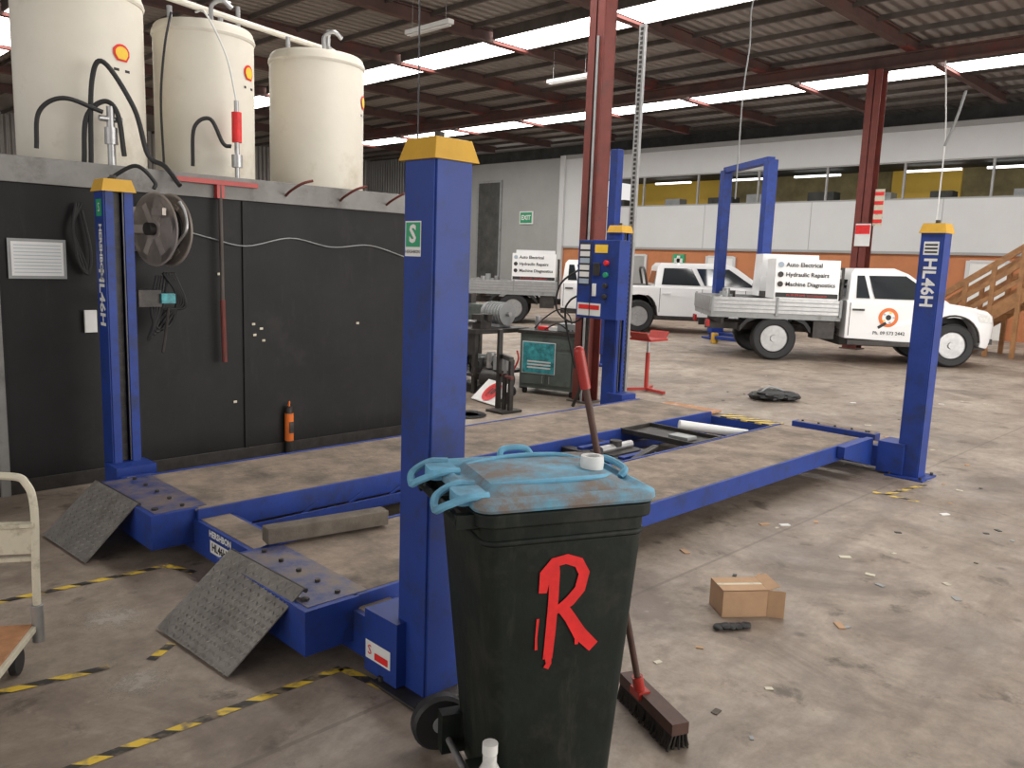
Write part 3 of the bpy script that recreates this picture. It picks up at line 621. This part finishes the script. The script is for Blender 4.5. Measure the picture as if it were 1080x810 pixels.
        for sy in (-1,1):
            xd=V((1,0,0)) if sy<0 else V((-1,0,0)); tilt=V((0,-sy*.054,1)); xm=(a0+a1)/2
            def Q(z): return V((xm,sy*(.915-.054*(z-1.1)),z))
            for k,(t) in enumerate(('Auto Electrical','Hydraulic Repairs','Machine Diagnostics')):
                z=1.70-.17*k; b.lathe([(.001,0),(.05,0),(.05,.004),(.001,.004)],Q(z)-xd*.47,(0,sy,0),dsteel if k else nline,16)
                b.text(t,Q(z)-xd*.38,xd,tilt,.105,printk,align='LEFT',bold=.002)
            b.quad([Q(1.13)-xd*.54,Q(1.13)+xd*.54,Q(1.21)+xd*.54,Q(1.21)-xd*.54],printk); b.text('Ph: 09 573 2442  www.autos.co.nz',Q(1.17)+V((0,sy*.004,0)),xd,tilt,.05,redr)
        b.done(g,fix=False)
    return g
RZ=math.atan2(-2.55,2.23)
ute((13.57,5.84,0),RZ,1.09)
ute((16.25,11.1,0),RZ,1.09,True)
ute((15.0,14.5,0),RZ,1.09)

# ------------------------------------------------------------------ timber stair
b=MB('timber_staircase'); Y0=4.2
n=10
for k in range(n):
    y=Y0-.1-.27*k; z=.2*(k+1); b.bb(18.4,19.6,y-.3,y,z-.04,z,wood); b.bb(18.4,19.6,y-.02,y,z-.2,z-.04,wood)
for x in (18.38,19.62):
    b.beam((x,Y0,.02),(x,Y0-2.8,2.1),.05,.28,wood)
    for k in range(0,n+1,2):
        y=Y0-.15-.27*k; z=.2*k; b.bb(x-.045,x+.045,y-.045,y+.045,0,z+1.2,wood)
    b.beam((x,Y0,1.15),(x,Y0-2.9,3.25),.07,.13,wood); b.beam((x,Y0,.80),(x,Y0-2.9,2.9),.05,.10,wood); b.beam((x,Y0,.45),(x,Y0-2.9,2.55),.05,.10,wood)
b.bb(18.3,19.7,Y0-5.5,Y0-2.8,2.0,2.12,wood)
for y in (Y0-2.9,Y0-4.2,Y0-5.4):
    for x in (18.36,19.64): b.bb(x-.06,x+.06,y-.06,y+.06,0,3.1,wood)
for z in (2.5,2.8,3.1): b.bb(18.33,18.38,Y0-5.5,Y0-2.9,z-.06,z+.06,wood)
b.done()

# ------------------------------------------------------------------ wheelie bin
g=grp('wheelie_bin',(-.117,-.69,0),math.radians(-24),1.02)
def lev(z):
    t=max(0,min(1,(z-.03)/.97)); return (.195+.072*t,.185+.053*t,.02-.02*t)
b=MB('body')
rings=[]
for z in (.03,.10,.3,.6,.85,.90,.90,1.0):
    a,c,s=lev(z); rings.append(rr(s,0,a,c,.045,z))
b.loft(rings,bing)
for z0,z1,e in ((.955,1.0,.016),(.90,.915,.007)):
    a,c,s=lev(z1); b.loft([rr(s,0,a+.002,c+.002,.05,z0),rr(s,0,a+e,c+e,.055,z0+.006),rr(s,0,a+e,c+e,.055,z1),rr(s,0,a,c,.05,z1+.004)],bing)
def face(x,z,off=.003):
    a,c,s=lev(z); return V((x,-c-off,z))
b.done(g,bevel=.004)
b=MB('lid')
cx=.0
b.loft([rr(cx,0,.285,.255,.05,1.006),rr(cx,0,.292,.262,.055,1.016),rr(cx,0,.290,.260,.055,1.034),rr(cx,0,.272,.242,.05,1.044),rr(cx,0,.262,.232,.05,1.044),rr(cx,0,.25,.22,.05,1.036),rr(cx,0,.225,.195,.05,1.038),rr(cx,0,.205,.175,.05,1.056),rr(cx+.01,0,.10,.09,.05,1.062)],binl)
for y in (-.14,.14):
    b.loft([rr(-.28,y,.045,.05,.02,z) for z in (1.014,1.046)],binlc)
    b.curve([(-.24,y-.065,1.045),(-.30,y-.07,1.045),(-.36,y-.05,1.02),(-.375,y,.995),(-.36,y+.05,1.02),(-.30,y+.07,1.045),(-.24,y+.065,1.045)],.012,binlc)
b.curve([(-.2,-.12,1.05),(-.05,-.155,1.062),(.12,-.15,1.062),(.2,-.1,1.05)],.008,binlc); b.curve([(-.2,.12,1.05),(-.05,.155,1.062),(.12,.15,1.062),(.2,.1,1.05)],.008,binlc)
b.curve([(-.06,.20,1.04),(-.04,.225,1.07),(.04,.225,1.07),(.06,.20,1.04)],.011,binlc)
b.curve([(.24,-.09,1.04),(.265,-.07,1.062),(.265,.07,1.062),(.24,.09,1.04)],.011,binlc)
b.done(g)
b=MB('wheels_and_handle')
for sy in (-1,1):
    b.lathe([(.03,-.025),(.09,-.028),(.10,-.015),(.10,.015),(.09,.028),(.075,.026),(.07,.012),(.03,.012),(.026,.03),(.001,.03)],(-.235,sy*.245,.10),(0,sy,0),black,28)
    b.lathe([(.001,-.03),(.03,-.03),(.03,-.02),(.001,-.02)],(-.235,sy*.245,.10),(0,sy,0),greyp,20)
    b.box((-.20,sy*.15,.12),(.12,.05,.14),bing)
    b.cyl((-.30,sy*.18,.96),(-.25,sy*.18,.96),.02,bing)
b.cyl((-.235,-.24,.10),(-.235,.24,.10),.012,steel); b.cyl((-.325,-.21,.975),(-.325,.21,.975),.014,bing)
for y in (-.2,0,.2): b.box((-.29,y,.975),(.09,.025,.04),bing)
b.done(g)
b=MB('painted_letter')
def stroke(pts,w,so):
    P=[]; pts=[(x-.070,z-.055) for x,z in pts]
    for i,(x,z) in enumerate(pts):
        dx=pts[min(i+1,len(pts)-1)][0]-pts[max(i-1,0)][0]; dz=pts[min(i+1,len(pts)-1)][1]-pts[max(i-1,0)][1]; l=math.hypot(dx,dz) or 1
        ww=w*(1+random.uniform(-.2,.2)); P.append((x-dz/l*ww/2,z+dx/l*ww/2,x+dz/l*ww/2,z-dx/l*ww/2))
    for i in range(len(P)-1):
        a,c=P[i],P[i+1]
        b.quad([face(a[0],a[1],so),face(a[2],a[3],so),face(c[2],c[3],so),face(c[0],c[1],so)],redr)
stroke([(.030,.585),(.034,.68),(.036,.78),(.034,.86),(.03,.90)],.034,.0040)
stroke([(.0,.80),(.005,.86),(.03,.893),(.07,.90),(.11,.885),(.13,.85),(.12,.80),(.09,.765),(.06,.745),(.02,.74)],.032,.0046)
stroke([(.065,.75),(.095,.71),(.13,.655),(.18,.605)],.038,.0052)
stroke([(.030,.60),(.034,.57),(.026,.555)],.022,.0050)
stroke([(.12,.66),(.122,.62)],.012,.0050)
stroke([(-.01,.72),(-.012,.66),(-.01,.62)],.008,.0050)
b.done(g,fix=False)
b=MB('tape_roll'); o=V((.17,-.03,1.056)); b.lathe([(.024,0),(.036,0),(.038,.02),(.036,.042),(.024,.042),(.024,0)],o,(0,0,1),whitep,28); b.done(g)
# ------------------------------------------------------------------ push broom
g=grp('push_broom'); b=MB('head'); a=V((.56,-.60,.085)); c=V((.40,-.96,.085)); d=(c-a).normalized()
b.beam(a,c,.07,.045,brownwood)
rot=V((-d.y,d.x,0))
for k in range(44):
    for j in range(5):
        p=a+(c-a)*((k+.5)/44)+rot*(-.028+.014*j)-V((0,0,.02)); q=p-V((0,0,.062))+rot*(-.028+.014*j)*.5+V((random.uniform(-.008,.008),random.uniform(-.008,.008),0)); b.cyl(p,q,.005,bristle,n=5)
b.done(g)
b=MB('handle'); h0=V((.48,-.72,.10)); h1=V((.195,-.57,1.43)); dd=h1-h0
b.cyl(h0,h0+dd*.05,.022,red,n=14); b.cyl(h0+dd*.04,h0+dd*.92,.013,brownwood,n=12); b.cyl(h0+dd*.90,h1,.019,red,n=14); b.ball(h1,.019,red); b.box(h0,(.07,.05,.03),red,rz=math.atan2(d.y,d.x)); b.done(g)
b=MB('plastic_bottle'); o=(-.53,-.93,.0)
b.lathe([(.04,0),(.046,.02),(.046,.27),(.04,.31),(.02,.35),(.02,.38)],o,(0,0,1),plastic,20); b.lathe([(.0465,.14),(.0475,.14),(.0475,.29),(.0465,.29)],o,(0,0,1),redr,20); b.lathe([(.022,.38),(.022,.41),(.001,.412)],o,(0,0,1),whitep,14); b.done()
# ------------------------------------------------------------------ cardboard box
g=grp('cardboard_box',(1.68,-.46,0),math.radians(-38),.88); b=MB('carton'); L_,W_,H_=.27,.20,.16; t=.004
b.bb(-L_/2,L_/2,-W_/2,W_/2,0,t,card); b.bb(-L_/2,L_/2,-W_/2,W_/2,H_-t,H_,card); b.bb(-L_/2,L_/2,-W_/2,-W_/2+t,0,H_,card); b.bb(-L_/2,L_/2,W_/2-t,W_/2,0,H_,card); b.bb(-L_/2,-L_/2+t,-W_/2,W_/2,0,H_,card)
b.beam((L_/2,-W_/2,H_/2),(L_/2+.09,-W_/2-.03,H_/2),.003,H_,card); b.beam((L_/2,W_/2,H_/2),(L_/2+.06,W_/2+.06,H_/2),.003,H_,card); b.beam((L_/2,0,H_),(L_/2+.07,0,H_+.02),W_,.003,card)
b.bb(-L_/2,L_/2,-.012,.012,H_,H_+.001,cream); b.done(g)
b=MB('black_rag'); 
for k in range(5): b.ball((1.40+.028*k,-.52-.02*k,.014+.004*random.random()),.03,black,(1.2,.9,.45),8,.12)
b.done()
b=MB('black_rubbish_bag'); b.ball((8.2,2.80,.07),.2,black,(1.2,1.0,.38),12,.14); b.ball((8.36,2.66,.06),.17,black,(1.1,1.1,.36),10,.14); b.ball((8.12,2.92,.05),.14,dsteel,(1,1,.4),10,.14); b.curve([(8.0,2.85,.10),(8.15,2.8,.18),(8.35,2.68,.13)],.012,greyp); b.done()
b=MB('timber_sleeper'); b.beam((-.09,1.17,.346),(.56,1.06,.346),.09,.08,oldwood); b.done(bevel=.006)
b=MB('white_pipe_offcut'); b.cyl((4.35,1.70,.30),(4.85,1.28,.22),.04,whitep,n=18); b.done()
# ------------------------------------------------------------------ hazard tape
b=MB('floor_hazard_tape'); w=.045; z=.002
def tp(p,q,zz=.002):
    d=(V(q)-V(p)).normalized(); n_=V((-d.y,d.x))*w/2; b.quad([(p[0]-n_.x,p[1]-n_.y,zz),(q[0]-n_.x,q[1]-n_.y,zz),(q[0]+n_.x,q[1]+n_.y,zz),(p[0]+n_.x,p[1]+n_.y,zz)],tape)
for p,q in (((-1.45,.36),(-.18,.345)),((-.18,.345),(-.13,.03)),((-1.5,2.0),(-.28,1.94)),((-.27,1.94),(-.2,1.75)),((-1.3,1.05),(-.9,.98)),((-.75,.93),(-.62,1.02)),((4.6,.0),(4.6,-.35)),((4.6,-.1),(5.2,-.2))): tp(p,q)
b.done(fix=False)
for i,(x,y,s) in enumerate(((-.72,1.45,.42),(-.85,.78,.32))):
    b=MB('white_paint_spill'); b.quad([(-1,-1,0),(1,-1,0),(1,1,0),(-1,1,0)],splashm); o=b.done(fix=False,loc=(x,y,.0015)); o.scale=(s,s*1.3,1); o.rotation_euler.z=i+.5
b=MB('plywood_offcut'); b.bb(5.75,6.1,2.2,2.95,.0,.02,plywood); b.done()
# ------------------------------------------------------------------ trolley
g=grp('hand_trolley',(-1.10,1.20,0),math.atan2(-.85,-.53))
b=MB('frame')
Wt=.5; sy=-1
b.curve([(0,0,.13),(-.01,0,.4),(-.03,0,.66),(-.05,sy*.03,.76),(-.055,sy*.10,.795),(-.055,sy*(Wt-.1),.795),(-.05,sy*(Wt-.03),.76),(-.03,sy*Wt,.66),(0,sy*Wt,.13)],.016,cream,10)
b.box((-.02,sy*Wt/2,.53),(.018,Wt,.11),cream); b.box((-.02,sy*Wt/2,.45),(.02,Wt,.015),cream); b.box((-.012,sy*Wt/2,.60),(.05,Wt,.015),cream)
b.bb(0,.75,-Wt,0,.15,.175,cream); b.bb(.015,.735,-Wt+.015,-.015,.175,.182,plywood)
b.cyl((0,.0,.10),(0,.0,.26),.024,steel,n=12)
for x in (.08,.66):
    for y in (-.06,-Wt+.06):
        b.box((x,y,.13),(.06,.05,.05),steel); b.cyl((x,y-.014,.055),(x,y+.014,.055),.055,black,n=20)
b.done(g,bevel=.002)
# ------------------------------------------------------------------ workshop furniture at the rear
b=MB('steel_workbench')
b.bb(5.1,6.1,5.35,7.2,.78,.84,dsteel); 
for x in (5.15,6.05):
    for y in (5.4,6.3,7.15): b.bb(x-.03,x+.03,y-.03,y+.03,0,.78,dsteel)
b.bb(5.1,6.1,5.38,7.2,.22,.26,dsteel); b.bb(5.12,5.15,5.38,7.2,.5,.78,dsteel)
b.done(bevel=.004)
g=grp('bench_vice',(5.35,5.5,.84)); b=MB('vice'); b.box((0,0,.05),(.2,.16,.1),dsteel); b.box((-.08,0,.14),(.06,.18,.1),dsteel); b.box((.06,0,.14),(.08,.18,.1),dsteel); b.cyl((-.24,0,.1),(.1,0,.1),.018,steel); b.cyl((-.22,-.1,.1),(-.22,.1,.1),.009,steel); b.done(g,bevel=.004)
b=MB('electric_motor'); b.cyl((5.78,5.46,1.02),(5.78,5.84,1.02),.15,greyp,n=28)
for k in range(6): b.lathe([(.15,.03+.055*k),(.162,.03+.055*k),(.162,.045+.055*k),(.15,.045+.055*k)],(5.78,5.46,1.02),(0,1,0),greyp,24)
b.box((5.78,5.65,.865),(.24,.28,.04),greyp); b.cyl((5.78,5.40,1.02),(5.78,5.46,1.02),.03,steel); b.done()
b=MB('gas_regulator_stand'); b.cyl((5.3,6.4,.84),(5.3,6.4,1.35),.05,dsteel); b.ball((5.3,6.4,1.35),.06,red); b.curve([(5.3,6.4,1.35),(5.2,6.2,1.6),(5.25,6.0,1.5),(5.3,6.25,1.15)],.012,black); b.cyl((5.3,6.4,1.05),(5.18,6.4,1.05),.03,steel); b.done()
b=MB('bench_clutter')
for k,(x,y,sx_,sy_,h,m) in enumerate(((5.9,6.15,.22,.26,.28,cabg),(5.5,6.1,.14,.16,.16,redr),(5.9,6.5,.3,.3,.42,dsteel),(5.5,6.75,.25,.25,.35,nline),(5.3,7.0,.2,.25,.5,dsteel))):
    b.box((x,y,.84+h/2),(sx_,sy_,h),m,rz=k*.3); b.cyl((x-.2,y+.12,.84),(x-.2,y+.12,.84+h*.8),.035,steel if k%2 else whitep,n=12)
b.done(bevel=.004)
g=grp('tool_cabinet',(6.02,4.80,0),math.atan2(.78,-.25)-math.pi/2)
b=MB('cabinet')
b.bb(-.2,.3,-.38,.40,.08,.80,cabg); b.bb(-.23,.33,-.40,.43,.80,.845,dsteel); b.bb(-.206,-.2,-.35,.37,.62,.76,cabg); b.bb(-.215,-.2,-.35,-.02,.14,.58,cabg); b.bb(-.215,-.2,.02,.37,.14,.58,cabg)
b.bb(-.222,-.215,-.12,.36,.28,.70,whitep); b.bb(-.226,-.222,-.11,.35,.29,.69,teal)
for k in range(3): b.bb(-.229,-.226,-.06,.28,.35+.04*k,.37+.04*k,whitep)
for y in (-.05,.05): b.cyl((-.24,y,.16),(-.24,y,.26),.008,steel,n=8)
for x in (-.15,.25):
    for y in (-.34,.34): b.cyl((x,y-.02,.04),(x,y+.02,.04),.04,black,n=16)
b.box((.0,-.2,.90),(.2,.25,.1),greyp); b.box((.05,.15,.87),(.2,.16,.04),redr); b.cyl((.1,.3,.845),(.1,.3,1.02),.04,steel); b.box((0,0,.87),(.1,.14,.05),whitep)
b.curve([(-.1,-.3,.86),(.0,-.2,1.05),(.1,0,1.12),(.1,.2,1.0),(0,.3,.86)],.01,black); b.curve([(-.1,.1,.86),(-.15,-.1,.95),(-.1,-.25,.86)],.01,black)
b.done(g,bevel=.005)
b=MB('roller_support_stand'); x,y=4.55,4.22
b.bb(x-.16,x+.16,y-.14,y+.14,0,.03,dsteel); b.cyl((x,y,.03),(x,y,.45),.03,dsteel); b.cyl((x,y,.45),(x,y,.62),.018,steel); b.cyl((x-.05,y-.17,.42),(x+.05,y+.17,.42),.02,oxide)
b.bb(x-.03,x+.03,y+.08,y+.12,.03,.95,dsteel); b.bb(x-.03,x+.03,y-.12,y-.08,.03,.62,dsteel); b.beam((x-.1,y-.2,.64),(x+.1,y+.2,.64),.05,.05,dsteel); b.done(bevel=.003)
g=grp('traffic_sign_board',(4.85,4.75,0),math.radians(-12)); b=MB('board'); R=Matrix.Rotation(math.radians(48),3,'Y')
b.box((0,0,.13),(.015,.55,.34),whitep,R=R)
n=R@V((-1,0,0)); c=V((0,-.02,.13))+n*.014
b.lathe([(.10,0),(.15,0),(.15,.003),(.10,.003),(.10,0)],c,n,redr,28); b.text('10',c+n*.003,(0,-1,0),R@V((0,0,1)),.13,printk,bold=.004)
b.box((.16,0,.11),(.06,.4,.22),dsteel)
b.done(g,fix=False)
b=MB('gas_cylinder'); b.lathe([(.1,0),(.11,.02),(.11,.9),(.09,1.0),(.03,1.06),(.03,1.12)],(4.9,6.2,0),(0,0,1),dsteel,24); b.cyl((4.9,6.2,1.12),(4.9,6.2,1.2),.02,amber); b.done()
g=grp('air_compressor',(5.25,5.08,0),.2); b=MB('tank_and_motor'); b.lathe([(.001,-.24),(.10,-.22),(.13,-.18),(.13,.18),(.10,.22),(.001,.24)],(0,0,.22),(0,1,0),dsteel,24); b.box((0,-.08,.44),(.16,.18,.18),greyp); b.cyl((0,.1,.36),(0,.1,.56),.06,steel); b.cyl((.0,.0,.42),(.0,.18,.42),.05,dsteel)
for y in (-.16,.16): b.cyl((-.12,y,.07),(-.08,y,.07),.07,black); b.cyl((.08,y,.07),(.12,y,.07),.07,black)
b.curve([(0,-.22,.3),(0,-.32,.5),(0,-.30,.62)],.012,red); b.done(g)
b=MB('machine_parts_pile')
for k in range(16):
    p=(5.25+random.random()*.65,5.5+random.random()*1.5,.33); 
    (b.box(p,(.12+.2*random.random(),.1+.2*random.random(),.14),random.choice([dsteel,greyp,cabg,steel]),rz=random.random()) if k%2 else b.cyl(p,(p[0]+.1,p[1]+.15,p[2]),.06,random.choice([steel,dsteel])))
b.done()
b=MB('coiled_cable')
for k in range(4): b.lathe([(.14+.02*k,.01),(.15+.02*k,.02),(.16+.02*k,.01)],(4.05,4.3,0),(0,0,1),black,28)
b.done()
b=MB('red_jack_stand'); x,y=7.3,4.2
for k in range(3):
    a=k*2.09+.4; b.beam((x,y,.04),(x+.34*math.cos(a),y+.34*math.sin(a),.03),.05,.04,red)
b.cyl((x,y,.03),(x,y,.55),.03,red); b.cyl((x,y,.5),(x,y,.72),.02,steel)
b.bb(x-.2,x+.2,y-.18,y+.18,.72,.75,red); b.beam((x-.18,y,.74),(x-.26,y,.84),.3,.02,red); b.beam((x+.18,y,.74),(x+.26,y,.84),.3,.02,red); b.done(bevel=.003)
for x,y in ((8.2,10.3),(13,11.0)):
    b=MB('ceiling_fluorescent_batten'); b.bb(x-.07,x+.07,y-.65,y+.65,6.0,6.08,whitep); b.cyl((x-.035,y-.6,5.98),(x-.035,y+.6,5.98),.016,whitep,n=8); b.cyl((x+.035,y-.6,5.98),(x+.035,y+.6,5.98),.016,whitep,n=8)
    for q in (-.5,.5): b.cyl((x,y+q,6.08),(x,y+q,6.785),.006,steel,n=6)
    b.done()
b=MB('hanging_air_hose'); b.curve([(10.5,4.7,6.5),(10.4,4.8,5.9),(10.6,4.9,5.4),(10.5,4.9,4.6),(10.5,4.9,3.5),(10.5,4.9,2.9)],.012,greyp); b.done()
b=MB('hanging_air_hose'); b.curve([(17.0,4.0,6.22),(17.2,3.98,5.5),(17.2,3.9,4.5),(17.2,3.9,2.6)],.015,whitep); b.curve([(17.2,3.6,5.6),(17.1,3.7,5.0),(17.2,3.9,4.5)],.03,greyp); b.done()
b=MB('hanging_air_hose'); b.curve([(5.2,6.8,6.4),(5.2,6.75,4.5),(5.2,6.75,2.6),(5.25,6.8,1.7)],.012,black); b.done()
b=MB('safety_notice'); b.box((16.80,5.3,2.6),(.02,.34,.5),whitep); b.box((16.785,5.3,2.72),(.02,.32,.2),redr); b.box((16.80,5.0,3.2),(.02,.2,.8),cream)
for k in range(4): b.box((16.785,5.0,2.9+.2*k),(.02,.19,.08),redr)
b.done()
b=MB('floor_litter')
for x,y in ((3.1,.15),(3.2,.05),(5.9,.2),(6.3,-.2),(2.2,.2),(1.9,-.9),(4.4,-.6),(7.5,1.2),(9,2.0),(7,.8),(10,1.2),(2.9,-.5),(6.9,3.2)):
    a=random.random()*3; b.box((x,y,.004),(.07,.035,.006),random.choice([whitep,card,card,cream]),rz=a)
for k in range(60):
    x=random.uniform(.6,11); y=random.uniform(-1.2,.15) if x<5.8 else random.uniform(-1,4.5)
    s_=random.uniform(.012,.036); b.box((x,y,.003),(s_*1.6,s_,.004),random.choice([cream,card,dsteel,oldwood,green if k%7==0 else greyp]),rz=random.random()*3)
b.done()

# ------------------------------------------------------------------ light
def area(name,loc,rot,sx,sy,e,col=(1,1,1)):
    l=bpy.data.lights.new(name,'AREA'); l.shape='RECTANGLE'; l.size=sx; l.size_y=sy; l.energy=e; l.color=col
    o=bpy.data.objects.new(name,l); bpy.context.collection.objects.link(o); o.location=loc; o.rotation_euler=rot; return o
for i,x in enumerate(xr): area('skylight_glow_%d'%i,(x,12,6.48),(0,0,0),.7,32,440,(1,.965,.92))
area('roller_door_daylight',(8,-9.5,2.6),(math.radians(80),0,0),14,4.5,1150,(1,.96,.91))
area('entry_door_daylight',(-8.5,1,2.6),(0,math.radians(-80),0),4.5,10,160,(1,.96,.92))
w=bpy.data.worlds.new('world'); bpy.context.scene.world=w; w.use_nodes=True
bg=w.node_tree.nodes['Background']; bg.inputs[0].default_value=(1,.97,.94,1); bg.inputs[1].default_value=.85
# ------------------------------------------------------------------ camera
yaw,pit,rol,f=.78395,.14971,-.03586,859.2449
fw=V((math.cos(yaw)*math.cos(pit),math.sin(yaw)*math.cos(pit),-math.sin(pit))); r=V((math.sin(yaw),-math.cos(yaw),0)); d=fw.cross(r)
r2=math.cos(rol)*r+math.sin(rol)*d; d2=-math.sin(rol)*r+math.cos(rol)*d
cd=bpy.data.cameras.new('camera'); cd.sensor_width=36; cd.lens=f/1080*36; cd.clip_end=200
co=bpy.data.objects.new('camera',cd); bpy.context.collection.objects.link(co)
mw=Matrix(((r2.x,-d2.x,-fw.x,-1.9932),(r2.y,-d2.y,-fw.y,-2.42378),(r2.z,-d2.z,-fw.z,1.73588),(0,0,0,1))); co.matrix_world=mw
bpy.context.scene.camera=co
bpy.context.scene.view_settings.view_transform='Standard'
bpy.context.scene.view_settings.exposure=0
